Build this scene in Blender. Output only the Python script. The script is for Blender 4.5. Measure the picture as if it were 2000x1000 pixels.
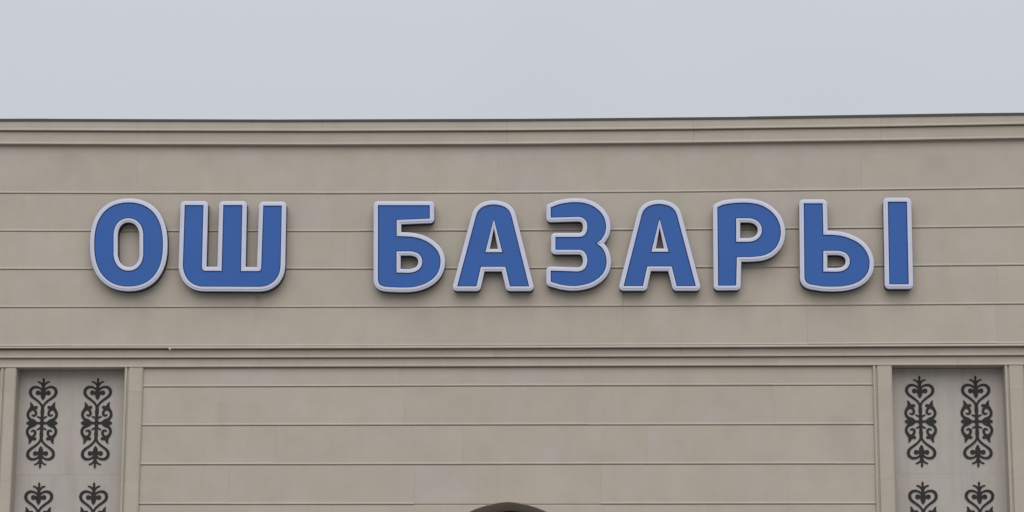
import bpy, bmesh, math, random
import numpy as np
from mathutils import Vector, Matrix
from mathutils.geometry import tessellate_polygon

random.seed(7)
for o in list(bpy.data.objects):
    bpy.data.objects.remove(o)
SC = bpy.context.scene
COL = SC.collection

# ------------------------------------------------------------------ camera
CAM_D, CAM_H = 31.75, 1.6             # metres from the wall, eye height
PITCH, YAW, ROLL = 0.21546, 0.03744, 0.00385
cam = bpy.data.cameras.new('camera')
cam_ob = bpy.data.objects.new('camera', cam)
COL.objects.link(cam_ob)
cam.sensor_width = 36.0
cam.lens = 90.0
cam.clip_end = 3000.0
fw = Vector((-math.sin(YAW) * math.cos(PITCH), math.cos(YAW) * math.cos(PITCH), math.sin(PITCH)))
r0 = Vector((math.cos(YAW), math.sin(YAW), 0.0))
u0 = r0.cross(fw)
rt = math.cos(ROLL) * r0 + math.sin(ROLL) * u0
up = -math.sin(ROLL) * r0 + math.cos(ROLL) * u0
cam_ob.matrix_world = Matrix(((rt.x, up.x, -fw.x, 0.0), (rt.y, up.y, -fw.y, -CAM_D),
                              (rt.z, up.z, -fw.z, CAM_H), (0, 0, 0, 1)))
SC.camera = cam_ob

# ------------------------------------------------------------------ light: bright overcast sky
SUN_EL = math.radians(44.0)
w = bpy.data.worlds.new('World')
SC.world = w
w.use_nodes = True
nt = w.node_tree
nt.nodes.clear()
N = nt.nodes.new
L = nt.links.new
out = N('ShaderNodeOutputWorld'); bg = N('ShaderNodeBackground'); bg.inputs['Strength'].default_value = 0.1
sky = N('ShaderNodeTexSky'); sky.sky_type = 'NISHITA'; sky.sun_disc = False
sky.sun_elevation = SUN_EL; sky.sun_rotation = math.radians(180.0)
sky.air_density = 1.0; sky.dust_density = 3.0
tc = N('ShaderNodeTexCoord'); sep = N('ShaderNodeSeparateXYZ')
L(tc.outputs['Generated'], sep.inputs[0])
grad = N('ShaderNodeMapRange'); grad.inputs['From Min'].default_value = 0.0; grad.inputs['From Max'].default_value = 1.0
grad.inputs['To Min'].default_value = 0.83; grad.inputs['To Max'].default_value = 1.50
L(sep.outputs['Z'], grad.inputs['Value'])
ns = N('ShaderNodeTexNoise'); ns.inputs['Scale'].default_value = 5.0; ns.inputs['Detail'].default_value = 3.0
L(tc.outputs['Generated'], ns.inputs['Vector'])
cr = N('ShaderNodeValToRGB')
cr.color_ramp.elements[0].position = 0.30; cr.color_ramp.elements[0].color = (0.568, 0.602, 0.652, 1)
cr.color_ramp.elements[1].position = 0.50; cr.color_ramp.elements[1].color = (0.596, 0.620, 0.672, 1)
L(ns.outputs['Fac'], cr.inputs['Fac'])
vm = N('ShaderNodeVectorMath'); vm.operation = 'SCALE'
L(cr.outputs['Color'], vm.inputs[0])
ml = N('ShaderNodeMath'); ml.operation = 'MULTIPLY'; ml.inputs[1].default_value = 10.0
L(grad.outputs[0], ml.inputs[0]); L(ml.outputs[0], vm.inputs['Scale'])
mx = N('ShaderNodeMix'); mx.data_type = 'RGBA'; mx.inputs['Factor'].default_value = 0.94
L(sky.outputs[0], mx.inputs['A']); L(vm.outputs[0], mx.inputs['B'])
L(mx.outputs['Result'], bg.inputs['Color']); L(bg.outputs[0], out.inputs['Surface'])

sun = bpy.data.lights.new('sun', 'SUN')
sun.energy = 1.5
sun.angle = math.radians(65.0)
sun.color = (1.0, 0.955, 0.89)
sun_ob = bpy.data.objects.new('sun', sun)
COL.objects.link(sun_ob)
sun_ob.rotation_euler = (math.pi / 2 - SUN_EL, 0.0, 0.0)
sun_ob.location = (0, -20, 30)

SC.view_settings.view_transform = 'Standard'
SC.view_settings.look = 'None'
SC.view_settings.gamma = 1.0
SC.view_settings.exposure = 0.0
SC.view_settings.use_curve_mapping = False

# ------------------------------------------------------------------ materials
def mat(name):
    m = bpy.data.materials.new(name); m.use_nodes = True
    b = m.node_tree.nodes['Principled BSDF']
    return m, m.node_tree.nodes, m.node_tree.links, b

def rgb_mix(n, l, fac, a, b, mode='MIX'):
    x = n.new('ShaderNodeMix'); x.data_type = 'RGBA'; x.blend_type = mode
    for sock, v in (('Factor', fac), ('A', a), ('B', b)):
        if hasattr(v, 'is_output'):
            l.new(v, x.inputs[sock])
        elif isinstance(v, tuple):
            x.inputs[sock].default_value = (*v, 1)
        else:
            x.inputs[sock].default_value = v
    return x.outputs['Result']

def ramp(n, l, src, lo, hi, a=0.0, b=1.0):
    x = n.new('ShaderNodeMapRange'); l.new(src, x.inputs['Value'])
    x.inputs['From Min'].default_value = lo; x.inputs['From Max'].default_value = hi
    x.inputs['To Min'].default_value = a; x.inputs['To Max'].default_value = b
    return x.outputs['Result']

def noise(n, l, vec, scale, detail=3.0, rough=0.55):
    x = n.new('ShaderNodeTexNoise'); l.new(vec, x.inputs['Vector'])
    x.inputs['Scale'].default_value = scale; x.inputs['Detail'].default_value = detail
    x.inputs['Roughness'].default_value = rough
    return x.outputs['Fac']

def stone_material(name, base, green, mauve, spread=0.05, streak=0.0, rough=0.78, stains=()):
    """Sawn stone cladding: every slab its own tone, cloudy veining, faint run-off streaks, fine grain."""
    m, n, l, b = mat(name)
    geo = n.new('ShaderNodeNewGeometry'); oi = n.new('ShaderNodeObjectInfo')
    off = n.new('ShaderNodeVectorMath'); off.operation = 'SCALE'; off.inputs[0].default_value = (37.0, 11.0, 23.0)
    l.new(oi.outputs['Random'], off.inputs['Scale'])
    pos = n.new('ShaderNodeVectorMath'); pos.operation = 'ADD'
    l.new(geo.outputs['Position'], pos.inputs[0]); l.new(off.outputs[0], pos.inputs[1])
    p = pos.outputs[0]
    c = rgb_mix(n, l, ramp(n, l, noise(n, l, p, 0.9), 0.45, 0.72, 0, 0.8), base, green)
    c = rgb_mix(n, l, ramp(n, l, noise(n, l, p, 1.3, 4.0), 0.52, 0.75, 0, 0.8), c, mauve)
    # tone of the slab
    tone = ramp(n, l, oi.outputs['Random'], 0, 1, 1 - spread, 1 + spread)
    vt = n.new('ShaderNodeVectorMath'); vt.operation = 'SCALE'; l.new(c, vt.inputs[0]); l.new(tone, vt.inputs['Scale'])
    c = vt.outputs[0]
    # clouds and grain
    g1 = ramp(n, l, noise(n, l, p, 2.6, 5.0, 0.6), 0.25, 0.75, 0.935, 1.055)
    g2 = ramp(n, l, noise(n, l, p, 55.0, 3.0, 0.7), 0.2, 0.8, 0.96, 1.04)
    g = n.new('ShaderNodeMath'); g.operation = 'MULTIPLY'; l.new(g1, g.inputs[0]); l.new(g2, g.inputs[1])
    # run-off streaks: noise stretched along the height
    mp = n.new('ShaderNodeMapping'); mp.inputs['Scale'].default_value = (9.0, 9.0, 0.55)
    l.new(geo.outputs['Position'], mp.inputs['Vector'])
    s = ramp(n, l, noise(n, l, mp.outputs[0], 1.0, 4.0, 0.6), 0.50, 0.80, 1.0, 1.0 - 0.03 - streak)
    g3 = n.new('ShaderNodeMath'); g3.operation = 'MULTIPLY'; l.new(g.outputs[0], g3.inputs[0]); l.new(s, g3.inputs[1])
    v = n.new('ShaderNodeVectorMath'); v.operation = 'SCALE'; l.new(c, v.inputs[0]); l.new(g3.outputs[0], v.inputs['Scale'])
    c = v.outputs[0]
    if streak:
        mp2 = n.new('ShaderNodeMapping'); mp2.inputs['Scale'].default_value = (6.0, 6.0, 0.4)
        mp2.inputs['Location'].default_value = (3.1, 0, 1.7)
        l.new(p, mp2.inputs['Vector'])
        c = rgb_mix(n, l, ramp(n, l, noise(n, l, mp2.outputs[0], 1.0, 3.0), 0.55, 0.78, 0, 0.45), c, (0.34, 0.275, 0.22))
    # single marks: (x, z of the top, half width, length, colour, strength) of drips and smears on the stone
    sp = n.new('ShaderNodeSeparateXYZ'); wob = n.new('ShaderNodeVectorMath'); wob.operation = 'MULTIPLY_ADD'
    nz = n.new('ShaderNodeTexNoise'); nz.inputs['Scale'].default_value = 6.0; l.new(geo.outputs['Position'], nz.inputs['Vector'])
    l.new(nz.outputs['Color'], wob.inputs[0]); wob.inputs[1].default_value = (0.06, 0, 0.10); l.new(geo.outputs['Position'], wob.inputs[2])
    l.new(wob.outputs[0], sp.inputs[0])
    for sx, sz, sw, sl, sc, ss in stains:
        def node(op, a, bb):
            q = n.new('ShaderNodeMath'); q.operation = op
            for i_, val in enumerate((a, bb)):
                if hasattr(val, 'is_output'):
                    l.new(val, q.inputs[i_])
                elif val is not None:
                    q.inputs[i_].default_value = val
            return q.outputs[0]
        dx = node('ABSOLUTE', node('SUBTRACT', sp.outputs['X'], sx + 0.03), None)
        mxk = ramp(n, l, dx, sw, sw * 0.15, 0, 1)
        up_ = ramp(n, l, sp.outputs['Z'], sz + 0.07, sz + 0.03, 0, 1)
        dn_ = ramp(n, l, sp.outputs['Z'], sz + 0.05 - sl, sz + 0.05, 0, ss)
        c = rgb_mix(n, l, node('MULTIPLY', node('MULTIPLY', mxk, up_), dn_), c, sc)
    l.new(c, b.inputs['Base Color'])
    b.inputs['Roughness'].default_value = rough
    b.inputs['Specular IOR Level'].default_value = 0.3
    bp = n.new('ShaderNodeBump'); bp.inputs['Strength'].default_value = 0.12; bp.inputs['Distance'].default_value = 0.004
    l.new(noise(n, l, p, 40.0, 4.0, 0.65), bp.inputs['Height']); l.new(bp.outputs[0], b.inputs['Normal'])
    return m

def plain(name, col, rough=0.5, spec=0.4, var=0.06, vscale=3.0, coat=0.0):
    m, n, l, b = mat(name)
    geo = n.new('ShaderNodeNewGeometry')
    k = ramp(n, l, noise(n, l, geo.outputs['Position'], vscale, 5.0, 0.6), 0.25, 0.75, 1 - var, 1 + var)
    v = n.new('ShaderNodeVectorMath'); v.operation = 'SCALE'; v.inputs[0].default_value = col; l.new(k, v.inputs['Scale'])
    l.new(v.outputs[0], b.inputs['Base Color'])
    b.inputs['Roughness'].default_value = rough
    b.inputs['Specular IOR Level'].default_value = spec
    b.inputs['Coat Weight'].default_value = coat
    return m

M_STONE = stone_material('beige_stone', (0.472, 0.418, 0.356), (0.446, 0.417, 0.345), (0.463, 0.411, 0.387), 0.017, stains=(
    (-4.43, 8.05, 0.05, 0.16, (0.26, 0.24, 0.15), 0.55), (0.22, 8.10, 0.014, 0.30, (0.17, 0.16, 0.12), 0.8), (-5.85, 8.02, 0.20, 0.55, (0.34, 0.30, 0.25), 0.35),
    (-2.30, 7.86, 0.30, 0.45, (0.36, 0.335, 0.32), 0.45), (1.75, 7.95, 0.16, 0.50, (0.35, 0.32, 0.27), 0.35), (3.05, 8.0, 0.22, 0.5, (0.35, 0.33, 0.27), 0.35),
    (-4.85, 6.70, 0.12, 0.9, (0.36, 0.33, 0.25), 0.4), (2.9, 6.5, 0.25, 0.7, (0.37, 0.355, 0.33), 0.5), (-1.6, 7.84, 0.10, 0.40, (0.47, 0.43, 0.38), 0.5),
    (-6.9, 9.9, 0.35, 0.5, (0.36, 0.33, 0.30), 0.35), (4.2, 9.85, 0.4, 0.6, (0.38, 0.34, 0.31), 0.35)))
M_TRIM = stone_material('beige_trim_stone', (0.464, 0.411, 0.347), (0.440, 0.407, 0.334), (0.456, 0.404, 0.364), 0.015)
M_TILE = stone_material('grey_streaked_stone', (0.452, 0.414, 0.381), (0.424, 0.410, 0.378), (0.450, 0.402, 0.386), 0.010, 0.09)
M_MORTAR = plain('joint_mortar', (0.36, 0.315, 0.265), 0.95, 0.1)
M_FLASH = plain('dark_metal_flashing', (0.060, 0.050, 0.050), 0.5, 0.4)
M_SOFFIT = plain('brown_soffit_plaster', (0.56, 0.51, 0.45), 0.9, 0.1)
M_DARK = plain('dark_brown_door', (0.075, 0.042, 0.036), 0.5, 0.3)
M_BLUE = plain('blue_acrylic', (0.032, 0.116, 0.395), 0.5, 0.25, 0.05, 1.6)
M_RIM = plain('lavender_white_rim', (0.575, 0.605, 0.75), 0.4, 0.4, 0.04, 4.0)
M_CASE = plain('dark_navy_return', (0.013, 0.013, 0.028), 0.5, 0.35)
M_IRON = plain('black_ornament_paint', (0.025, 0.024, 0.025), 0.6, 0.25, 0.2, 9.0)
M_PAVE = plain('grey_paving', (0.20, 0.195, 0.185), 0.9, 0.2, 0.12, 0.6)
M_ROOF = plain('roof_membrane', (0.18, 0.18, 0.18), 0.9, 0.2)

# ------------------------------------------------------------------ mesh helpers
def link(name, me, material, parent=None, loc=(0, 0, 0)):
    o = bpy.data.objects.new(name, me)
    COL.objects.link(o)
    if material and not me.materials:
        me.materials.append(material)
    o.location = loc
    if parent:
        o.parent = parent
    return o

def mesh_from(name, verts, faces):
    me = bpy.data.meshes.new(name)
    me.from_pydata([tuple(v) for v in verts], [], faces)
    bm = bmesh.new(); bm.from_mesh(me)
    bmesh.ops.remove_doubles(bm, verts=bm.verts, dist=1e-5)
    bmesh.ops.recalc_face_normals(bm, faces=bm.faces)
    bm.to_mesh(me); bm.free(); me.update()
    return me

def area(p):
    return 0.5 * sum(p[i][0] * p[(i + 1) % len(p)][1] - p[(i + 1) % len(p)][0] * p[i][1] for i in range(len(p)))

def bow(x, z):
    """The upper courses and the parapet are laid a little hollow: a few centimetres higher at the ends than mid-way."""
    return 0.0125 * max(0.0, z - 6.8) * ((min(abs(x + 1.1), 7.0) / 6.5) ** 2 - 0.43) if z > 7.2 else 0.0

def along(prof, x0, x1, name):
    """Closed (y, z) outline run along x between x0 and x1."""
    k = len(prof)
    v = [(x0, y, z + bow(x0, z)) for y, z in prof] + [(x1, y, z + bow(x1, z)) for y, z in prof]
    f = [(i, (i + 1) % k, k + (i + 1) % k, k + i) for i in range(k)]
    f += [tuple(range(k - 1, -1, -1)), tuple(range(k, 2 * k))]
    return mesh_from(name, v, f)

def upright(prof, z0, z1, name):
    """Closed (x, y) outline run up z between z0 and z1."""
    k = len(prof)
    v = [(x, y, z0) for x, y in prof] + [(x, y, z1) for x, y in prof]
    f = [(i, (i + 1) % k, k + (i + 1) % k, k + i) for i in range(k)]
    f += [tuple(range(k - 1, -1, -1)), tuple(range(k, 2 * k))]
    return mesh_from(name, v, f)

def box(name, x0, x1, y0, y1, z0, z1):
    return along([(y0, z0), (y0, z1), (y1, z1), (y1, z0)], x0, x1, name)

def zz(z, y):
    """Height above the ground of an edge seen on the wall plane at z (from eye level) that stands at depth y."""
    return CAM_H + z * (CAM_D + y) / CAM_D

def xx(x, y):
    return x * (CAM_D + y) / CAM_D

# ------------------------------------------------------------------ ground
g = link('ground', mesh_from('ground', [(-900, -900, 0), (900, -900, 0), (900, 900, 0), (-900, 900, 0)], [(0, 1, 2, 3)]), M_PAVE)
g['kind'] = 'structure'

# ------------------------------------------------------------------ the building
XC = -1.253                 # axis of the facade
XL, XR = XC - 11.9, XC + 11.9
BUILD = bpy.data.objects.new('market_building', None)
COL.objects.link(BUILD)
BUILD.location = (XC, 6.0, 0.0)
BUILD['label'] = 'wide beige stone building with ornamented side panels and an arched entrance'
BUILD['category'] = 'building'
PAR = (-XC, -6.0, 0.0)

def part(name, me, m, parent=None):
    o = link(name, me, m, parent or BUILD)
    if parent is None:
        o.location = PAR
    return o

Y_FRIEZE, Y_BANDA, Y_FRAME, Y_FIELD, Y_TILE = 0.0, 0.030, 0.060, 0.098, 0.290
LIGHT_LIP = 0.008  # added upward slope, shaped to draw a light line along bottom edges

def slab_profile(y, z0, z1, depth=0.045):
    """Stone course: chamfered top, added lip that catches a pale line of light, undercut at the bottom edge."""
    return [(y + depth, z0 + 0.004), (y + depth, z1 - 0.003), (y + 0.007, z1 - 0.002), (y, z1 - 0.010),
            (y, z0 + 0.036), (y - LIGHT_LIP, z0 + 0.016), (y - LIGHT_LIP + 0.002, z0 + 0.012), (y + 0.008, z0 + 0.005)]

def course(y, z0, z1, x0, x1, first, length, name='stone_slab', m=None, jitter=0.02):
    """One course of slabs between x0 and x1; 'first' is the position of one joint."""
    k = math.ceil((x0 - first) / length)
    cuts = [x0] + [first + length * j + random.uniform(-jitter, jitter) for j in range(k, k + 60)
                   if x0 + 0.25 < first + length * j < x1 - 0.25] + [x1]
    for a, b in zip(cuts[:-1], cuts[1:]):
        dy = random.uniform(-0.0012, 0.0012)
        dz = random.uniform(-0.0018, 0.0018)
        part(name, along(slab_profile(y + dy, z0 + dz, z1 - 0.001), a + 0.0003, b - 0.0003, name), m or M_STONE)

# heights measured on the wall plane, from eye level
TOP, ZA, ZB = 8.768, 8.622, 8.440
FR = [8.440, 7.783, 7.284, 6.789, 6.294, 5.792]
firsts = [0.95, -0.80, 1.35, -2.05, -4.435]
for i in range(5):
    z1, z0 = FR[i], FR[i + 1]
    course(0.0, zz(z0, 0), zz(z1, 0), XL, XR, firsts[i], 4.656 / 2)

# cornice: two stepped fascias and a dark metal flashing
YB, YA, YT = -0.062, -0.094, -0.104
def fascia(y, z0, z1, yb, shade_quirk=0.0):  # groove at the top added to hold a thin line of shade
    return [(yb, z0 + 0.002), (yb, z1)] + ([(y + 0.018, z1), (y + 0.018, z1 - shade_quirk), (y, z1 - shade_quirk - 0.003)] if shade_quirk else [(y, z1)]) + [ (y, z0 + 0.034), (y - LIGHT_LIP, z0 + 0.012), (y - LIGHT_LIP, z0 + 0.004), (y + 0.003, z0)]
zB0, zB1 = zz(ZB, YB), zz(ZA, YA) - 0.001
zA0, zA1 = zz(ZA, YA), zz(TOP, YT)
k = 0
x = XL
while x < XR - 0.01:
    x2 = min(x + 2.38, XR)
    part('cornice_stone', along(fascia(YB, zB0, zB1, 0.30, 0.008), x + 0.0008, x2 - 0.0008, 'cornice_stone'), M_TRIM)
    part('cornice_stone', along(fascia(YA, zA0, zA1, 0.30), x + 0.0008, x2 - 0.0008, 'cornice_stone'), M_TRIM)
    x = x2
x = XL - 0.02
while x < XR:
    x2 = min(x + 3.0, XR + 0.02)
    dz = random.uniform(-0.0025, 0.0025)
    part('flashing', along([(0.34, zA1 + 0.002), (YT, zA1 + 0.002), (YT, zA1 - 0.017), (YT - 0.004, zA1 - 0.019), (YT - 0.004, zA1 + 0.010 + dz), (0.34, zA1 + 0.016 + dz)],
                           x, x2 - 0.001, 'flashing'), M_FLASH)
    x = x2

# string course under the frieze: fillet with one open joint, then two bands stepping back
def fillet(z0, z1, y):
    return [(0.10, z0 + 0.001), (0.10, z1), (y + 0.012, z1), (y + 0.003, z1 - 0.006), (y - 0.004, z0 + 0.010), (y - 0.004, z0 + 0.003), (y + 0.002, z0)]
YFL = -0.026
f0, f1 = zz(5.772, YFL), zz(5.801, YFL)
joint = xx(-5.523, YFL)
cuts = [XL, joint - 2.9, joint, joint + 2.35, joint + 4.7, joint + 7.05, joint + 9.4, joint + 11.7, XR]
for i, (a, b) in enumerate(zip(cuts[:-1], cuts[1:])):
    drop = 0.006 if i < 2 else 0.0
    e = 0.014 if i == 1 else 0.0008
    s = 0.012 if i == 2 else 0.0008
    part('fillet_stone', along(fillet(f0 + drop, f1, YFL), a + s, b - e, 'fillet_stone'), M_TRIM)
# lump of pale mortar squeezed out of the open joint
bm = bmesh.new()
bmesh.ops.create_icosphere(bm, subdivisions=2, radius=1.0)
for v in bm.verts:
    v.co = Vector((v.co.x * 0.019, v.co.y * 0.022, v.co.z * 0.027)) * random.uniform(0.86, 1.1)
me = bpy.data.meshes.new('mortar_lump'); bm.to_mesh(me); bm.free()
M_PALE = plain('pale_mortar', (0.56, 0.52, 0.46), 0.9, 0.1)
part('mortar_lump', me, M_PALE).location = Vector(PAR) + Vector((joint + 0.004, YFL - 0.006, f0 + 0.002))

zA_0, zA_1 = zz(5.652, Y_BANDA), f0 - 0.0
part_len = 2.35
x = XL
while x < XR - 0.01:
    x2 = min(x + part_len, XR)
    part('band_stone', along(fascia(Y_BANDA, zA_0, f0 + 0.0005, 0.30, 0.009), x + 0.0008, x2 - 0.0008, 'band_stone'), M_TRIM)
    x = x2
zF_0 = zz(5.532, Y_FRAME)
zF_1 = zA_0 + 0.001
cuts = [XL, -8.6, -6.95, -4.9, -2.55, -0.2, 2.15, 4.4, 6.2, 8.4, XR]
for a, b in zip(cuts[:-1], cuts[1:]):
    part('band_stone', along(fascia(Y_FRAME, zF_0, zF_1, 0.322, 0.007), a + 0.0008, b - 0.0008, 'band_stone'), M_TRIM)

# pilasters: bead and groove on the left side, chamfer on the right
def pilaster(xa, xb, bead=True, ztop=zF_0 - 0.001):
    y, yb = Y_FRAME, 0.320
    p = [(xa, yb), (xa, y + 0.010), (xa + 0.004, y + 0.002), (xa + 0.012, y - 0.002), (xa + 0.026, y - 0.001), (xa + 0.032, y + 0.006),
         (xa + 0.035, y + 0.024), (xa + 0.050, y + 0.024), (xa + 0.056, y + 0.004), (xa + 0.062, y)] if bead else [(xa, yb), (xa, y + 0.006), (xa + 0.006, y)]
    p += [(xb - 0.026, y), (xb - 0.022, y - 0.003), (xb - 0.010, y + 0.001), (xb, y + 0.014), (xb, yb)]
    cuts = [0.0, 1.25, 2.55, 3.86, zz(4.10, y), zz(5.22, y), ztop]
    for j, (a, b) in enumerate(zip(cuts[:-1], cuts[1:])):
        part('pilaster_stone', upright(p, a + 0.0006, b - 0.0006, 'pilaster_stone'), M_TRIM)

PX = [(-7.667, -7.469, True), (-6.088, -5.852, True), (3.336, 3.576, True), (4.977, 5.212, True)]
PX = [(xx(a, Y_FRAME), xx(b, Y_FRAME), c) for a, b, c in PX]
for a, b, c in PX:
    pilaster(a, b, c)
pilaster(XL, XL + 0.5, False)
pilaster(XR - 0.5, XR, False)

# ---- the arched opening, and the courses of stone cut round it
AX, AZ, AA, AB = xx(-1.228, Y_FIELD), zz(3.813, Y_FIELD), 1.12, 1.16
SPR = AZ - AB
def arch_curve(n=28, grow=0.0):
    """Left foot, round the top, right foot."""
    pts = [(AX - AA - grow, 0.0)]
    for i in range(2 * n + 1):
        t = -math.pi / 2 + math.pi * i / (2 * n)
        x_, z_ = (AA + grow) * math.sin(t), SPR + (AB + grow) * math.cos(t)
        z_ += 0.012 * max(0.0, 1 - abs(x_) / 0.25) - 0.010
        pts.append((AX + x_, z_))
    pts.append((AX + AA + grow, 0.0))
    return pts
CURVE = arch_curve()

def half_width(z):
    best = 0.0
    if z <= SPR:
        return AA
    for (xa, za), (xb, zb) in zip(CURVE[1:-1], CURVE[2:-1]):
        if xa <= AX and (za - z) * (zb - z) <= 0 and za != zb:
            t = (z - za) / (zb - za)
            best = max(best, AX - (xa + t * (xb - xa)))
    return best

def prism(poly, y, depth, name, chamfer=0.008):
    """Polygon in x, z with a chamfered front edge, extruded back."""
    if area(poly) < 0:
        poly = poly[::-1]
    n_ = len(poly)
    ins = []
    for i in range(n_):
        p0, p1, p2 = Vector(poly[i - 1]), Vector(poly[i]), Vector(poly[(i + 1) % n_])
        d1, d2 = (p1 - p0).normalized(), (p2 - p1).normalized()
        n1, n2 = Vector((-d1.y, d1.x)), Vector((-d2.y, d2.x))
        c1, c2 = (0.0003 if abs(d_.x) < 1e-6 else chamfer for d_ in (d1, d2))
        det = n1.x * n2.y - n1.y * n2.x
        if abs(det) < 0.05:
            ins.append(p1 + n1 * max(c1, c2))
        else:                                   # meeting point of the two inset edges
            ins.append(p1 + Vector(((c1 * n2.y - c2 * n1.y) / det, (n1.x * c2 - n2.x * c1) / det)))
    v = [(a.x, y, a.y) for a in ins] + [(a[0], y + chamfer, a[1]) for a in poly] + [(a[0], y + depth, a[1]) for a in poly]
    f = []
    for r in (0, 1):
        for i in range(n_):
            j = (i + 1) % n_
            f.append((r * n_ + i, r * n_ + j, (r + 1) * n_ + j, (r + 1) * n_ + i))
    tri = tessellate_polygon([[Vector((a.x, a.y, 0)) for a in ins]])
    f += [tuple(t) for t in tri]
    return mesh_from(name, v, f)

FD = [5.532, 5.274, 4.779, 4.283, 3.786]
zs = [zz(v, Y_FIELD) for v in FD]
zs[0] = zF_0 - 0.001
while zs[-1] > 0.6:
    zs.append(zs[-1] - 0.4955)
zs.append(0.0)
fld0, fld1 = xx(-5.852, Y_FRAME), xx(3.336, Y_FRAME)
f_first = [-2.60, -0.217, -4.137, 0.326, -1.9, -3.3, -0.9, -4.2, -2.4, -0.2, -3.0, -1.2, -2.2, -0.7]
for i in range(len(zs) - 1):
    z1, z0 = zs[i], zs[i + 1]
    if z0 > AZ:
        course(Y_FIELD, z0, z1, fld0, fld1, f_first[i], 4.656 / 2)
    elif z1 > AZ:                                   # the row the crown of the arch bites into
        a, b = AX - 1.17, AX + 1.16
        course(Y_FIELD, z0, z1, fld0, a, a - 2.33, 2.33)
        course(Y_FIELD, z0, z1, b, fld1, b + 2.33, 2.33)
        crown = [q for q in CURVE if q[1] > z0 + 0.006]
        poly = [(a + 0.0003, z0 + 0.006)] + [(AX - half_width(z0 + 0.006), z0 + 0.006)] + crown + [(AX + half_width(z0 + 0.006), z0 + 0.006), (b - 0.0003, z0 + 0.006), (b - 0.0003, z1 - 0.003), (a + 0.0003, z1 - 0.003)]
        part('stone_slab', prism(poly, Y_FIELD, 0.045, 'stone_slab'), M_STONE)
    else:
        # outer whole slabs, then one slab each side cut to the curve
        wl = max(half_width(z0), 0.001)
        j = 0.55 if i % 2 else 1.25
        a, b = AX - AA - j, AX + AA + j
        course(Y_FIELD, z0, z1, fld0, a, a - 2.33, 2.33)
        course(Y_FIELD, z0, z1, b, fld1, b + 2.33, 2.33)
        lo, hi = z0 + 0.004, z1 - 0.004
        for sgn in (-1, 1):
            pts = [(AX + sgn * half_width(lo), lo)]
            pts += sorted([q for q in CURVE if lo + 0.01 < q[1] < hi - 0.004 and (q[0] - AX) * sgn > 0], key=lambda q: q[1])
            pts += [(AX + sgn * max(half_width(hi), 0.02), hi)]
            e = a + 0.0003 if sgn < 0 else b - 0.0003
            part('stone_slab', prism(pts + [(e, hi), (e, lo)], Y_FIELD, 0.045, 'stone_slab'), M_STONE)

# side wings beyond the ornamented panels
for (a, b) in ((XL + 0.5, PX[0][0]), (PX[3][1], XR - 0.5)):
    for i in range(len(zs) - 1):
        course(Y_FIELD, zs[i + 1], zs[i], a, b, a + (1.3 if i % 2 else 2.4), 2.35)

# ---- the wall behind the stone
yw0, yw1 = 0.235, 0.95
notch = arch_curve(20, 0.004)
wall_poly = [(XL + 0.002, 0.0)] + notch + [(XR - 0.002, 0.0), (XR - 0.002, zF_0 + 0.3), (XL + 0.002, zF_0 + 0.3)]
# panel recesses are cut by building the wall in three bays
def wall_bay(poly, y0, y1, m=M_MORTAR):
    if area(poly) < 0:
        poly = poly[::-1]
    n_ = len(poly)
    v = [(a, y0, b) for a, b in poly] + [(a, y1, b) for a, b in poly]
    f = [(i, (i + 1) % n_, n_ + (i + 1) % n_, n_ + i) for i in range(n_)]
    tri = [tuple(t) for t in tessellate_polygon([[Vector((a, b, 0)) for a, b in poly]])]
    f += tri + [tuple(n_ + q for q in t[::-1]) for t in tri]
    part('wall_core', mesh_from('wall_core', v, f), m)
zt = zF_0 + 0.05
wall_bay([(fld0 - 0.05, 0.0)] + notch + [(fld1 + 0.05, 0.0), (fld1 + 0.05, zt), (fld0 - 0.05, zt)], Y_FIELD + 0.009, yw1)
for a, b in ((XL + 0.01, PX[0][0] + 0.05), (PX[3][1] - 0.05, XR - 0.01)):
    wall_bay([(a, 0), (b, 0), (b, zt), (a, zt)], Y_FIELD + 0.009, yw1)
for a, b in ((PX[0][0] + 0.055, PX[1][1] - 0.055), (PX[2][0] + 0.055, PX[3][1] - 0.055)):
    wall_bay([(a, 0), (b, 0), (b, zt), (a, zt)], Y_TILE + 0.036, yw1)
wall_bay([(XL + 0.005, zA_0 + 0.02), (XR - 0.005, zA_0 + 0.02), (XR - 0.005, f0 + 0.01), (XL + 0.005, f0 + 0.01)], Y_BANDA + 0.055, yw1)
wall_bay([(XL + 0.005, f0 + 0.012), (XR - 0.005, f0 + 0.012), (XR - 0.005, zA1 - 0.01), (XL + 0.005, zA1 - 0.01)], 0.009, 0.29)
part('rear_wall', box('rear_wall', XL + 0.02, XR - 0.02, 13.2, 13.5, 0, zA1 - 0.4), M_STONE)
for a in (XL + 0.02, XR - 0.32):
    part('side_wall', box('side_wall', a, a + 0.30, 0.955, 13.195, 0, zA1 - 0.4), M_STONE)
part('roof', box('roof', XL + 0.01, XR - 0.01, 0.30, 13.5, zA1 - 0.395, zA1 - 0.25), M_ROOF)

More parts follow.
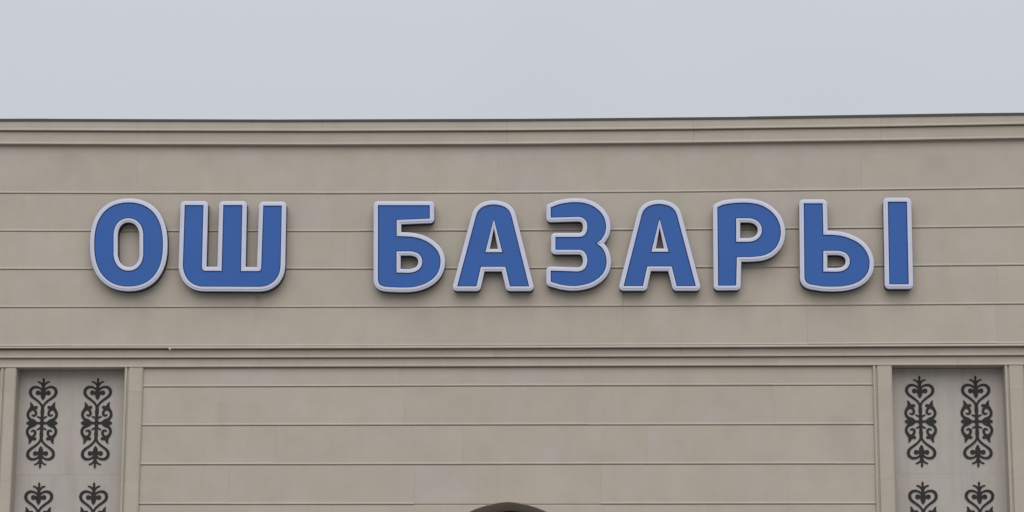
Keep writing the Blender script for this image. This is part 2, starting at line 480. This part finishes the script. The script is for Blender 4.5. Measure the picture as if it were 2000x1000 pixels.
# ---- the entrance: vaulted reveal and dark doors at its back
cv = arch_curve(28, -0.0)
n_ = len(cv)
y0_, y1_ = Y_FIELD + 0.012, 1.12
ins = arch_curve(28, 0.003)
v = [(a, y0_, b) for a, b in cv] + [(a, y1_, b) for a, b in cv] + [(a, y1_, b) for a, b in ins] + [(a, y0_, b) for a, b in ins]
f = []
for r in range(4):
    s_ = (r + 1) % 4
    for i in range(n_ - 1):
        f.append((r * n_ + i, r * n_ + i + 1, s_ * n_ + i + 1, s_ * n_ + i))
part('arch_soffit', mesh_from('arch_soffit', v, f), M_SOFFIT)
back = arch_curve(28, -0.0)
def tymp(poly, y0, y1, name, m, parent=None):
    if area(poly) < 0:
        poly = poly[::-1]
    k_ = len(poly)
    vv = [(a, y0, b) for a, b in poly] + [(a, y1, b) for a, b in poly]
    ff = [(i, (i + 1) % k_, k_ + (i + 1) % k_, k_ + i) for i in range(k_)]
    tri = [tuple(t) for t in tessellate_polygon([[Vector((a, b, 0)) for a, b in poly]])]
    return part(name, mesh_from(name, vv, ff + tri + [tuple(k_ + q for q in t[::-1]) for t in tri]), m, parent)
ZDOOR = 2.7
tymp([q for q in arch_curve(28, -0.002) if q[1] > ZDOOR] + [(AX + AA - 0.002, ZDOOR), (AX - AA + 0.002, ZDOOR)] if SPR < ZDOOR else
     [(AX - AA + 0.002, ZDOOR)] + [q for q in arch_curve(28, -0.002)[1:-1]] + [(AX + AA - 0.002, ZDOOR)], 1.00, 1.06, 'tympanum', M_DARK)
for s_ in (-1, 1):
    xa, xb = sorted((AX + s_ * 0.004, AX + s_ * (AA - 0.004)))
    d = part('door', box('door', xa, xb, 1.02, 1.07, 0.01, ZDOOR - 0.004), M_DARK)
    hx = AX + s_ * 0.12
    h = link('handle', box('handle', hx - 0.015, hx + 0.015, 0.96, 1.019, 0.95, 1.25), M_FLASH, d)

# ------------------------------------------------------------------ ornamented panels
def ornament_mesh():
    """Scrolled heart ornament: half outlines as tapered strokes (u across, v up, in millimetres/0.679), united on a fine grid."""
    cy = 930.0
    strokes = [   # (u, y, half width) through which a rounded stroke runs
        [(0, 92, 8), (0, 118, 20), (0, 150, 16), (0, 190, 22), (0, 235, 25), (0, 280, 31), (0, 330, 38), (0, 380, 44), (0, 425, 41), (0, 460, 27), (0, 488, 10)],
        [(14, 232, 15), (30, 200, 16), (58, 174, 15), (82, 162, 13), (104, 157, 11)],
        [(0, 362, 30), (45, 366, 27), (75, 364, 32), (98, 362, 42)],
        [(28, 305, 17), (70, 270, 17), (125, 254, 20), (180, 260, 23), (226, 297, 26), (241, 350, 26), (226, 402, 25), (185, 447, 22), (125, 490, 20), (70, 535, 19), (28, 585, 18), (10, 640, 17), (0, 690, 22)],
        [(0, 600, 14), (0, 660, 27), (0, 720, 34), (0, 775, 27), (0, 820, 25), (0, 860, 26), (0, 900, 32), (0, 932, 38)],
        [(10, 848, 16), (45, 826, 15), (70, 815, 12), (88, 808, 7)],
        [(0, 930, 20), (60, 930, 20), (105, 930, 24), (150, 930, 46), (195, 930, 58), (222, 930, 40), (240, 930, 22), (262, 930, 27)],
        [(120, 905, 18), (165, 885, 28), (212, 866, 26), (248, 832, 24), (268, 785, 24), (262, 735, 24), (235, 690, 28), (205, 655, 34), (192, 625, 30)],
        [(205, 640, 30), (204, 600, 26), (212, 575, 18), (222, 556, 11), (230, 543, 5)],
        [(175, 640, 26), (145, 637, 24), (118, 636, 27)],
        [(175, 665, 24), (140, 692, 22), (120, 728, 22), (122, 768, 22), (148, 790, 18), (178, 786, 13), (194, 772, 8)],
    ]
    disc = []
    for s in strokes:
        P = np.array(s, float)
        for i in range(len(P) - 1):
            a, b = P[i], P[i + 1]
            p0 = P[i - 1] if i else 2 * a - b
            p3 = P[i + 2] if i + 2 < len(P) else 2 * b - a
            k_ = max(2, int(np.hypot(*(b - a)[:2]) / 4))
            for t in np.arange(k_ + 1) / k_:
                t2, t3 = t * t, t ** 3
                disc.append(0.5 * ((2 * a) + (b - p0) * t + (2 * p0 - 5 * a + 4 * b - p3) * t2 + (3 * a - p0 - 3 * b + p3) * t3))
    disc = np.array(disc)
    h_ = 5.0
    us = np.arange(0, 66) * h_
    vs = np.arange(0, 176) * h_
    U, V = np.meshgrid(us, vs)                      # v = cy - y, upwards from the centre
    D = np.full(U.shape, 1e9)
    for u_, y_, r_ in disc:
        D = np.minimum(D, np.hypot(U - u_, V - (cy - y_)) - r_ - 1.2)
    # unfold to the whole ornament
    D = np.concatenate([D[:, :0:-1], D], 1)
    D = np.concatenate([D[:0:-1], D], 0)
    us = np.concatenate([-us[:0:-1], us]); vs = np.concatenate([-vs[:0:-1], vs])
    S = 0.000679 * 1.009
    verts, index, faces, edges = [], {}, [], {}
    def vid(key, pos):
        if key not in index:
            index[key] = len(verts); verts.append((pos[0] * S, pos[1] * S))
        return index[key]
    for j in range(len(vs) - 1):
        for i in range(len(us) - 1):
            c = [(i, j), (i + 1, j), (i + 1, j + 1), (i, j + 1)]
            d = [D[q[1], q[0]] for q in c]
            if min(d) >= 0:
                continue
            poly = []
            for k_ in range(4):
                a, b = c[k_], c[(k_ + 1) % 4]
                da, db = d[k_], d[(k_ + 1) % 4]
                if da < 0:
                    poly.append(vid(a, (us[a[0]], vs[a[1]])))
                if (da < 0) != (db < 0):
                    t = da / (da - db)
                    t = min(max(t, 0.02), 0.98)
                    key = (a, b) if a < b else (b, a)
                    poly.append(vid(key, (us[a[0]] + t * (us[b[0]] - us[a[0]]), vs[a[1]] + t * (vs[b[1]] - vs[a[1]]))))
            if len(poly) >= 3:
                faces.append(poly)
                for a, b in zip(poly, poly[1:] + poly[:1]):
                    edges[(a, b)] = True
    n_ = len(verts)
    T = 0.009
    v3 = [(a, -T, b) for a, b in verts] + [(a, 0.0, b) for a, b in verts]
    f3 = [tuple(p) for p in faces]
    f3 += [(b, a, n_ + a, n_ + b) for a, b in edges if (b, a) not in edges]
    me = bpy.data.meshes.new('ornament')
    me.from_pydata(v3, [], f3)
    me.update()
    me.materials.append(M_IRON)
    return me
ORN = ornament_mesh()

PZ = zz(4.168, Y_TILE)               # height of the joint between the tile rows
PITCH_Z = 1.326 * (CAM_D + Y_TILE) / CAM_D
def ornament_panel(xa, xb, ox):
    xm = (xa + xb) / 2
    top = zF_0 - 0.002
    ys = Y_TILE + 0.022
    pan = part('decorative_panel', box('decorative_panel', xa + 0.001, xb - 0.001, ys, Y_TILE + 0.035, 0.0, top), M_MORTAR)
    pan.location = PAR
    rows = [(PZ, top), (PZ - PITCH_Z, PZ), (PZ - 2 * PITCH_Z, PZ - PITCH_Z), (0.0, PZ - 2 * PITCH_Z)]
    for r, (z0, z1) in enumerate(rows):
        for c, (a, b) in enumerate(((xa, xm), (xm, xb))):
            dy = random.uniform(0, 0.0012)
            link('stone_tile', along([(ys - 0.0005, z0 + 0.0004), (ys - 0.0005, z1 - 0.0004), (Y_TILE + dy + 0.0006, z1 - 0.0004), (Y_TILE + dy, z1 - 0.001),
                                      (Y_TILE + dy, z0 + 0.001), (Y_TILE + dy + 0.0006, z0 + 0.0004)], a + 0.0002, b - 0.0002, 'stone_tile'), M_TILE, pan)
    for r in range(4):
        for c in (0, 1):
            if r < 3:
                zc = zz(4.822, Y_TILE) - r * PITCH_Z
                link('ornament', ORN, None, pan, (ox[c], Y_TILE - 0.0008, zc))
ornament_panel(PX[0][1], PX[1][0], [xx(v, Y_TILE) for v in (-7.113, -6.420)])
ornament_panel(PX[2][1], PX[3][0], [xx(v, Y_TILE) for v in (3.911, 4.606)])

# ------------------------------------------------------------------ the sign: eight separate channel letters
GLYPHS = {
 'O': [
  [[(-6.088,9.242),(-6.02,9.238),(-5.956,9.225),(-5.898,9.205),(-5.846,9.177),(-5.798,9.142),(-5.756,9.101),(-5.72,9.052),(-5.69,8.997),(-5.665,8.936),(-5.647,8.869),(-5.635,8.797),(-5.629,8.719),(-5.627,8.658),(-5.628,8.58),(-5.635,8.508),(-5.649,8.441),(-5.669,8.381),(-5.696,8.327),(-5.728,8.279),(-5.767,8.238),(-5.812,8.204),(-5.863,8.177),(-5.919,8.158),(-5.981,8.146),(-6.048,8.143),(-6.116,8.147),(-6.179,8.159),(-6.237,8.179),(-6.289,8.206),(-6.336,8.241),(-6.378,8.282),(-6.415,8.33),(-6.445,8.384),(-6.47,8.445),(-6.488,8.511),(-6.501,8.584),(-6.507,8.662),(-6.51,8.723),(-6.509,8.801),(-6.502,8.873),(-6.489,8.94),(-6.469,9.001),(-6.442,9.056),(-6.41,9.104),(-6.371,9.145),(-6.326,9.18),(-6.275,9.207),(-6.218,9.226),(-6.156,9.238)],
   [(-6.082,9.033),(-6.054,9.031),(-6.028,9.025),(-6.003,9.016),(-5.981,9.003),(-5.96,8.987),(-5.942,8.968),(-5.925,8.947),(-5.912,8.922),(-5.9,8.896),(-5.892,8.867),(-5.886,8.837),(-5.884,8.805),(-5.876,8.574),(-5.876,8.542),(-5.88,8.512),(-5.886,8.483),(-5.895,8.457),(-5.907,8.433),(-5.922,8.412),(-5.939,8.393),(-5.958,8.378),(-5.98,8.365),(-6.004,8.356),(-6.03,8.351),(-6.057,8.349),(-6.085,8.351),(-6.111,8.357),(-6.135,8.366),(-6.158,8.379),(-6.178,8.394),(-6.197,8.413),(-6.213,8.435),(-6.227,8.459),(-6.238,8.485),(-6.247,8.514),(-6.253,8.544),(-6.255,8.576),(-6.264,8.806),(-6.263,8.839),(-6.26,8.869),(-6.253,8.898),(-6.244,8.924),(-6.232,8.948),(-6.218,8.97),(-6.2,8.988),(-6.181,9.004),(-6.159,9.017),(-6.135,9.026),(-6.109,9.032)],
   ],
 ],
 'SHA': [
  [[(-5.365,9.203),(-5.124,9.201),(-5.12,8.404),(-5.119,8.395),(-5.118,8.386),(-5.116,8.377),(-5.114,8.37),(-5.111,8.364),(-5.107,8.358),(-5.103,8.354),(-5.098,8.35),(-5.093,8.347),(-5.087,8.345),(-5.08,8.344),(-5.073,8.343),(-4.869,8.342),(-4.87,9.2),(-4.626,9.199),(-4.62,8.338),(-4.401,8.337),(-4.395,8.338),(-4.39,8.339),(-4.385,8.34),(-4.381,8.342),(-4.377,8.345),(-4.374,8.349),(-4.371,8.353),(-4.369,8.358),(-4.367,8.363),(-4.366,8.369),(-4.365,8.376),(-4.365,8.383),(-4.358,9.191),(-4.121,9.19),(-4.118,8.416),(-4.121,8.371),(-4.127,8.331),(-4.138,8.294),(-4.154,8.261),(-4.172,8.231),(-4.194,8.206),(-4.22,8.184),(-4.249,8.165),(-4.28,8.151),(-4.314,8.141),(-4.35,8.135),(-4.388,8.133),(-5.1,8.139),(-5.138,8.143),(-5.173,8.151),(-5.206,8.163),(-5.236,8.179),(-5.263,8.199),(-5.287,8.222),(-5.309,8.248),(-5.326,8.278),(-5.341,8.31),(-5.353,8.345),(-5.361,8.382),(-5.365,8.421)],
   ],
 ],
 'BE': [
  [[(-2.893,9.189),(-2.232,9.185),(-2.23,9.01),(-2.651,8.994),(-2.648,8.784),(-2.625,8.783),(-2.603,8.783),(-2.58,8.782),(-2.558,8.781),(-2.535,8.78),(-2.511,8.779),(-2.487,8.777),(-2.463,8.775),(-2.439,8.772),(-2.416,8.767),(-2.391,8.762),(-2.367,8.755),(-2.342,8.748),(-2.319,8.739),(-2.296,8.729),(-2.273,8.717),(-2.251,8.704),(-2.23,8.691),(-2.209,8.675),(-2.19,8.659),(-2.173,8.643),(-2.156,8.626),(-2.14,8.607),(-2.126,8.588),(-2.115,8.567),(-2.106,8.547),(-2.099,8.526),(-2.093,8.505),(-2.09,8.482),(-2.088,8.46),(-2.088,8.438),(-2.09,8.414),(-2.093,8.391),(-2.098,8.368),(-2.105,8.346),(-2.113,8.325),(-2.124,8.304),(-2.135,8.284),(-2.149,8.265),(-2.163,8.248),(-2.183,8.229),(-2.204,8.212),(-2.227,8.196),(-2.251,8.182),(-2.274,8.169),(-2.3,8.158),(-2.326,8.148),(-2.353,8.14),(-2.381,8.133),(-2.408,8.127),(-2.437,8.123),(-2.467,8.12),(-2.497,8.118),(-2.527,8.118),(-2.557,8.117),(-2.587,8.117),(-2.616,8.118),(-2.646,8.12),(-2.676,8.121),(-2.706,8.122),(-2.733,8.124),(-2.757,8.126),(-2.78,8.128),(-2.8,8.132),(-2.817,8.136),(-2.833,8.142),(-2.846,8.15),(-2.857,8.16),(-2.866,8.172),(-2.872,8.188),(-2.877,8.206),(-2.879,8.228)],
   [(-2.648,8.585),(-2.488,8.586),(-2.461,8.584),(-2.437,8.58),(-2.415,8.574),(-2.395,8.567),(-2.378,8.558),(-2.363,8.547),(-2.35,8.534),(-2.34,8.52),(-2.332,8.505),(-2.326,8.488),(-2.322,8.47),(-2.321,8.451),(-2.322,8.43),(-2.325,8.411),(-2.332,8.393),(-2.341,8.376),(-2.352,8.361),(-2.366,8.347),(-2.383,8.336),(-2.402,8.326),(-2.424,8.319),(-2.449,8.313),(-2.477,8.309),(-2.507,8.308),(-2.644,8.312)],
   ],
 ],
 'A1': [
  [[(-1.875,8.13),(-1.64,9.055),(-1.635,9.066),(-1.631,9.077),(-1.626,9.088),(-1.62,9.099),(-1.614,9.109),(-1.606,9.119),(-1.597,9.129),(-1.587,9.138),(-1.577,9.147),(-1.566,9.155),(-1.554,9.162),(-1.541,9.168),(-1.527,9.173),(-1.513,9.178),(-1.499,9.182),(-1.483,9.185),(-1.466,9.188),(-1.45,9.19),(-1.433,9.191),(-1.417,9.191),(-1.4,9.19),(-1.383,9.189),(-1.367,9.186),(-1.351,9.183),(-1.334,9.179),(-1.32,9.175),(-1.306,9.17),(-1.293,9.164),(-1.28,9.158),(-1.267,9.15),(-1.256,9.142),(-1.246,9.134),(-1.236,9.124),(-1.227,9.114),(-1.219,9.104),(-1.212,9.092),(-1.206,9.08),(-1.202,9.067),(-1.197,9.055),(-1.192,9.042),(-0.966,8.126),(-1.208,8.127),(-1.267,8.38),(-1.576,8.381),(-1.631,8.129)],
   [(-1.416,8.996),(-1.306,8.57),(-1.521,8.571)],
   ],
 ],
 'A2': [
  [[(0.218,8.116),(0.424,9.007),(0.428,9.022),(0.431,9.038),(0.434,9.053),(0.438,9.069),(0.444,9.083),(0.45,9.096),(0.457,9.108),(0.466,9.12),(0.475,9.13),(0.485,9.14),(0.496,9.149),(0.509,9.157),(0.523,9.164),(0.537,9.17),(0.552,9.175),(0.575,9.18),(0.599,9.184),(0.623,9.186),(0.647,9.187),(0.671,9.188),(0.691,9.187),(0.71,9.186),(0.73,9.183),(0.749,9.18),(0.768,9.175),(0.783,9.17),(0.799,9.164),(0.814,9.157),(0.829,9.149),(0.842,9.139),(0.852,9.131),(0.861,9.121),(0.869,9.111),(0.876,9.1),(0.883,9.089),(0.889,9.077),(0.893,9.065),(0.897,9.052),(0.901,9.04),(0.905,9.027),(1.138,8.121),(0.896,8.122),(0.827,8.374),(0.513,8.375),(0.452,8.115)],
   [(0.669,8.99),(0.782,8.567),(0.565,8.568)],
   ],
 ],
 'ZE': [
  [[(-0.694,9.15),(-0.673,9.158),(-0.652,9.167),(-0.632,9.175),(-0.611,9.183),(-0.589,9.19),(-0.567,9.195),(-0.545,9.2),(-0.522,9.204),(-0.5,9.207),(-0.477,9.21),(-0.457,9.213),(-0.436,9.215),(-0.415,9.216),(-0.394,9.216),(-0.373,9.216),(-0.352,9.215),(-0.331,9.214),(-0.31,9.212),(-0.289,9.209),(-0.268,9.205),(-0.247,9.199),(-0.225,9.193),(-0.204,9.185),(-0.184,9.176),(-0.164,9.166),(-0.145,9.155),(-0.126,9.142),(-0.108,9.128),(-0.091,9.114),(-0.075,9.098),(-0.06,9.082),(-0.047,9.065),(-0.035,9.047),(-0.024,9.028),(-0.015,9.009),(-0.008,8.988),(-0.002,8.967),(0.002,8.945),(0.005,8.923),(0.007,8.902),(0.006,8.882),(0.004,8.861),(0.001,8.841),(-0.004,8.821),(-0.01,8.802),(-0.017,8.786),(-0.025,8.771),(-0.035,8.756),(-0.044,8.741),(-0.054,8.726),(-0.115,8.679),(-0.1,8.668),(-0.085,8.656),(-0.07,8.645),(-0.056,8.633),(-0.044,8.619),(-0.033,8.604),(-0.023,8.588),(-0.015,8.571),(-0.008,8.553),(-0.002,8.536),(0.003,8.515),(0.007,8.493),(0.01,8.472),(0.011,8.45),(0.011,8.429),(0.009,8.407),(0.005,8.385),(0,8.364),(-0.007,8.342),(-0.015,8.323),(-0.026,8.303),(-0.039,8.284),(-0.053,8.267),(-0.069,8.25),(-0.085,8.235),(-0.105,8.219),(-0.127,8.204),(-0.149,8.19),(-0.173,8.178),(-0.197,8.167),(-0.222,8.158),(-0.249,8.15),(-0.276,8.144),(-0.303,8.139),(-0.33,8.134),(-0.353,8.132),(-0.377,8.13),(-0.401,8.129),(-0.425,8.13),(-0.449,8.13),(-0.472,8.132),(-0.496,8.135),(-0.52,8.139),(-0.544,8.143),(-0.567,8.146),(-0.693,8.184),(-0.694,8.329),(-0.359,8.316),(-0.338,8.318),(-0.319,8.322),(-0.302,8.328),(-0.287,8.337),(-0.273,8.347),(-0.262,8.359),(-0.253,8.372),(-0.245,8.387),(-0.239,8.403),(-0.235,8.42),(-0.232,8.437),(-0.231,8.456),(-0.232,8.476),(-0.234,8.494),(-0.238,8.511),(-0.244,8.528),(-0.251,8.542),(-0.259,8.556),(-0.269,8.567),(-0.28,8.577),(-0.292,8.585),(-0.305,8.591),(-0.32,8.595),(-0.337,8.596),(-0.634,8.598),(-0.634,8.764),(-0.336,8.763),(-0.32,8.764),(-0.305,8.767),(-0.291,8.772),(-0.279,8.779),(-0.268,8.788),(-0.258,8.799),(-0.25,8.812),(-0.243,8.825),(-0.237,8.841),(-0.234,8.857),(-0.231,8.875),(-0.23,8.893),(-0.231,8.913),(-0.234,8.932),(-0.238,8.948),(-0.245,8.964),(-0.253,8.977),(-0.262,8.989),(-0.274,8.999),(-0.286,9.007),(-0.3,9.014),(-0.316,9.019),(-0.333,9.022),(-0.351,9.023),(-0.694,9.015)],
   ],
 ],
 'ER': [
  [[(1.415,9.14),(1.429,9.147),(1.444,9.154),(1.458,9.161),(1.472,9.168),(1.487,9.173),(1.51,9.179),(1.534,9.183),(1.558,9.187),(1.582,9.19),(1.606,9.192),(1.633,9.195),(1.66,9.197),(1.687,9.198),(1.713,9.199),(1.74,9.199),(1.767,9.199),(1.794,9.198),(1.821,9.196),(1.847,9.193),(1.874,9.189),(1.898,9.185),(1.922,9.179),(1.946,9.172),(1.969,9.163),(1.992,9.154),(2.014,9.142),(2.035,9.129),(2.056,9.115),(2.076,9.099),(2.095,9.083),(2.111,9.066),(2.127,9.049),(2.142,9.03),(2.155,9.011),(2.167,8.991),(2.178,8.969),(2.187,8.947),(2.195,8.923),(2.202,8.9),(2.206,8.876),(2.209,8.852),(2.211,8.827),(2.21,8.803),(2.208,8.778),(2.204,8.754),(2.199,8.73),(2.192,8.707),(2.183,8.684),(2.172,8.661),(2.161,8.64),(2.148,8.621),(2.133,8.603),(2.117,8.586),(2.1,8.571),(2.082,8.557),(2.064,8.545),(2.044,8.535),(2.023,8.526),(2.002,8.518),(1.981,8.512),(1.958,8.506),(1.934,8.502),(1.91,8.5),(1.886,8.498),(1.862,8.496),(1.842,8.494),(1.821,8.494),(1.8,8.493),(1.78,8.493),(1.759,8.493),(1.652,8.492),(1.638,8.127),(1.411,8.126)],
   [(1.651,8.996),(1.796,8.995),(1.825,8.993),(1.851,8.989),(1.874,8.981),(1.895,8.972),(1.913,8.961),(1.929,8.948),(1.942,8.933),(1.953,8.917),(1.962,8.9),(1.968,8.882),(1.971,8.863),(1.972,8.844),(1.97,8.822),(1.966,8.801),(1.959,8.782),(1.949,8.764),(1.937,8.748),(1.923,8.734),(1.906,8.721),(1.887,8.71),(1.866,8.702),(1.843,8.695),(1.818,8.692),(1.792,8.691),(1.646,8.691)],
   ],
 ],
 'YERY': [
  [[(2.505,9.186),(2.745,9.185),(2.745,8.777),(2.767,8.777),(2.79,8.777),(2.813,8.777),(2.836,8.777),(2.858,8.775),(2.882,8.774),(2.906,8.771),(2.93,8.768),(2.953,8.765),(2.976,8.76),(3.002,8.753),(3.027,8.746),(3.052,8.737),(3.077,8.727),(3.101,8.716),(3.126,8.704),(3.15,8.69),(3.174,8.675),(3.196,8.658),(3.217,8.64),(3.234,8.622),(3.25,8.602),(3.264,8.581),(3.277,8.559),(3.288,8.537),(3.297,8.516),(3.304,8.494),(3.309,8.472),(3.313,8.45),(3.315,8.427),(3.315,8.404),(3.313,8.379),(3.31,8.355),(3.304,8.332),(3.297,8.309),(3.287,8.288),(3.275,8.267),(3.261,8.247),(3.245,8.228),(3.228,8.211),(3.21,8.196),(3.189,8.182),(3.168,8.169),(3.146,8.158),(3.124,8.149),(3.098,8.139),(3.071,8.132),(3.045,8.125),(3.018,8.12),(2.99,8.116),(2.964,8.112),(2.938,8.11),(2.911,8.109),(2.884,8.108),(2.858,8.107),(2.831,8.107),(2.805,8.108),(2.778,8.109),(2.752,8.11),(2.725,8.112),(2.705,8.114),(2.684,8.117),(2.664,8.121),(2.643,8.124),(2.623,8.128),(2.602,8.131),(2.583,8.134),(2.566,8.139),(2.55,8.144),(2.537,8.15),(2.526,8.158),(2.517,8.167),(2.509,8.178),(2.503,8.19),(2.499,8.203),(2.496,8.219),(2.495,8.237)],
   [(2.739,8.569),(2.913,8.569),(2.938,8.566),(2.96,8.562),(2.981,8.556),(2.999,8.548),(3.015,8.539),(3.03,8.528),(3.041,8.515),(3.051,8.501),(3.058,8.486),(3.064,8.47),(3.067,8.453),(3.067,8.436),(3.066,8.416),(3.062,8.398),(3.056,8.381),(3.047,8.365),(3.036,8.351),(3.023,8.338),(3.007,8.327),(2.989,8.318),(2.969,8.31),(2.946,8.305),(2.92,8.302),(2.892,8.3),(2.733,8.303)],
   ],
  [[(3.564,9.201),(3.805,9.2),(3.797,8.135),(3.554,8.136)],
   ],
 ],
}


YF = -0.152          # front of the blue faces
def ring(poly, d):
    """Offset outline: rounded at outward corners, mitred at inward ones; the solid lies on the left of the path."""
    out_ = []
    n_ = len(poly)
    for i in range(n_):
        p0, p1, p2 = Vector(poly[i - 1]), Vector(poly[i]), Vector(poly[(i + 1) % n_])
        d1, d2 = (p1 - p0).normalized(), (p2 - p1).normalized()
        n1, n2 = Vector((d1.y, -d1.x)), Vector((d2.y, -d2.x))
        turn = math.atan2(d1.x * d2.y - d1.y * d2.x, d1.dot(d2))
        if turn > math.radians(24):
            a0 = math.atan2(n1.y, n1.x)
            k_ = 9
            for j in range(k_):
                if d >= 0:
                    t = a0 + turn * j / (k_ - 1)
                    out_.append(p1 + Vector((math.cos(t), math.sin(t))) * d)
                else:
                    s = n1 + n2
                    out_.append(p1 + s / s.dot(n1) * d)
        else:
            s = n1 + n2
            out_.append(p1 + s / max(0.2, s.dot(n1)) * d)
    return out_

def oriented(shape):
    return [p if (area(p) > 0) == (i == 0) else p[::-1] for i, p in enumerate(shape)]

def sweep(shape, prof, ox, oz, name, cap=None):
    """prof: (offset fraction or metres, y) rings joined in order; cap = index of the ring that gets a lid."""
    v, f = [], []
    rows = []
    for h_, poly in enumerate(shape):
        first = []
        for d, y in prof:
            r = ring(poly, d[h_ > 0] if isinstance(d, tuple) else d)
            first.append((len(v), len(r)))
            v += [(a.x - ox, y, a.y - oz) for a in r]
        for (s0, k_), (s1, _) in zip(first[:-1], first[1:]):
            for i in range(k_):
                j = (i + 1) % k_
                f.append((s0 + i, s0 + j, s1 + j, s1 + i))
        rows.append(first)
    for c in (cap or []):
        loops, ids = [], []
        for first in rows:
            s, k_ = first[c]
            seen, lp = [], []
            for i in range(k_):
                q = v[s + i]
                if not lp or (abs(q[0] - lp[-1][0]) + abs(q[2] - lp[-1][1])) > 1e-6:
                    lp.append(Vector((q[0], q[2], 0))); seen.append(s + i)
            loops.append(lp); ids += seen
        f += [tuple(ids[q] for q in t) for t in tessellate_polygon(loops)]
    return mesh_from(name, v, f)

WO, WI = 0.057, 0.052
def letter(key, label):
    shapes = [oriented(s) for s in GLYPHS[key]]
    allp = [p for s in shapes for p in s[0]]
    x0, x1 = min(p[0] for p in allp), max(p[0] for p in allp)
    z0 = min(p[1] for p in allp)
    ox, oz = (x0 + x1) / 2, z0
    root = bpy.data.objects.new('sign_letter', None)
    COL.objects.link(root)
    root.location = (ox, 0.0, oz)
    root['label'] = label
    root['category'] = 'letter'
    root['group'] = 'big blue letters of the sign on the stone wall'
    for s in shapes:
        W = lambda t: (WO * t, (0.045 if key == 'A1' else WI) * t)
        link('rim', sweep(s, [(0.0, YF + 0.020), (0.0, YF - 0.003), (W(0.03), YF - 0.005), (W(0.50), YF - 0.005), (W(0.54), YF + 0.001),
                              (W(0.90), YF + 0.004), (W(0.97), YF + 0.008), (W(1.0), YF + 0.014), (W(1.0), YF + 0.026), (W(0.9), YF + 0.028)], ox, oz, 'rim'), M_RIM, root)
        link('casing', sweep(s, [(W(0.9), YF + 0.029), (W(0.95), YF + 0.031), (W(0.95), -0.010)], ox, oz, 'casing', [0, 2]), M_CASE, root)
        link('face', sweep(s, [(-0.008, YF + 0.027), (-0.008, YF + 0.010), (-0.012, YF + 0.006)], ox, oz, 'face', [2]), M_BLUE, root)
        # wall studs that hold the casing off the stone
        xs = [p[0] for p in s[0]]; zs_ = [p[1] for p in s[0]]
        bm_ = bmesh.new()
        for px, pz in studs(s):
            r_ = bmesh.ops.create_cone(bm_, cap_ends=True, segments=8, radius1=0.012, radius2=0.012, depth=0.03,
                                       matrix=Matrix.Translation((px - ox, -0.010, pz - oz)) @ Matrix.Rotation(math.pi / 2, 4, 'X'))
        me_ = bpy.data.meshes.new('stud'); bm_.to_mesh(me_); bm_.free()
        link('stud', me_, M_CASE, root)
    return root

def inside(p, poly):
    c = False
    for (xa, za), (xb, zb) in zip(poly, poly[1:] + poly[:1]):
        if (za > p[1]) != (zb > p[1]) and p[0] < (xb - xa) * (p[1] - za) / (zb - za) + xa:
            c = not c
    return c

def studs(s):
    xs = [p[0] for p in s[0]]; zs_ = [p[1] for p in s[0]]
    res = []
    for fx in (0.12, 0.5, 0.88):
        for fz in (0.08, 0.92):
            q = (min(xs) + fx * (max(xs) - min(xs)), min(zs_) + fz * (max(zs_) - min(zs_)))
            if inside(q, s[0]) and not any(inside(q, h_) for h_ in s[1:]):
                res.append(q)
    return res or [((min(xs) + max(xs)) / 2, (min(zs_) + max(zs_)) / 2)]

letter('O', 'oval blue letter О with a tall slot in its middle, first of the sign')
letter('SHA', 'blue letter Ш of three uprights on a curved base')
letter('BE', 'blue letter Б with flat top bar and round bowl, after the gap between the words')
a1 = letter('A1', 'blue pointed letter А left of the letter with two bowls, near the gap between words')
letter('ZE', 'blue letter З of two bowls open to the left')
# the second А is the same letter again
a2 = a1.copy()
COL.objects.link(a2)
a2.location = (0.6782, 0.0, a1.location.z - 0.004)
a2['label'] = 'blue pointed letter А right of the letter with two bowls'
for ch in list(a1.children):
    c = ch.copy(); COL.objects.link(c); c.parent = a2
letter('ER', 'blue letter Р with its bowl at the top of one stem')
letter('YERY', 'blue letter Ы in two pieces, bowl and separate upright, ending the sign')
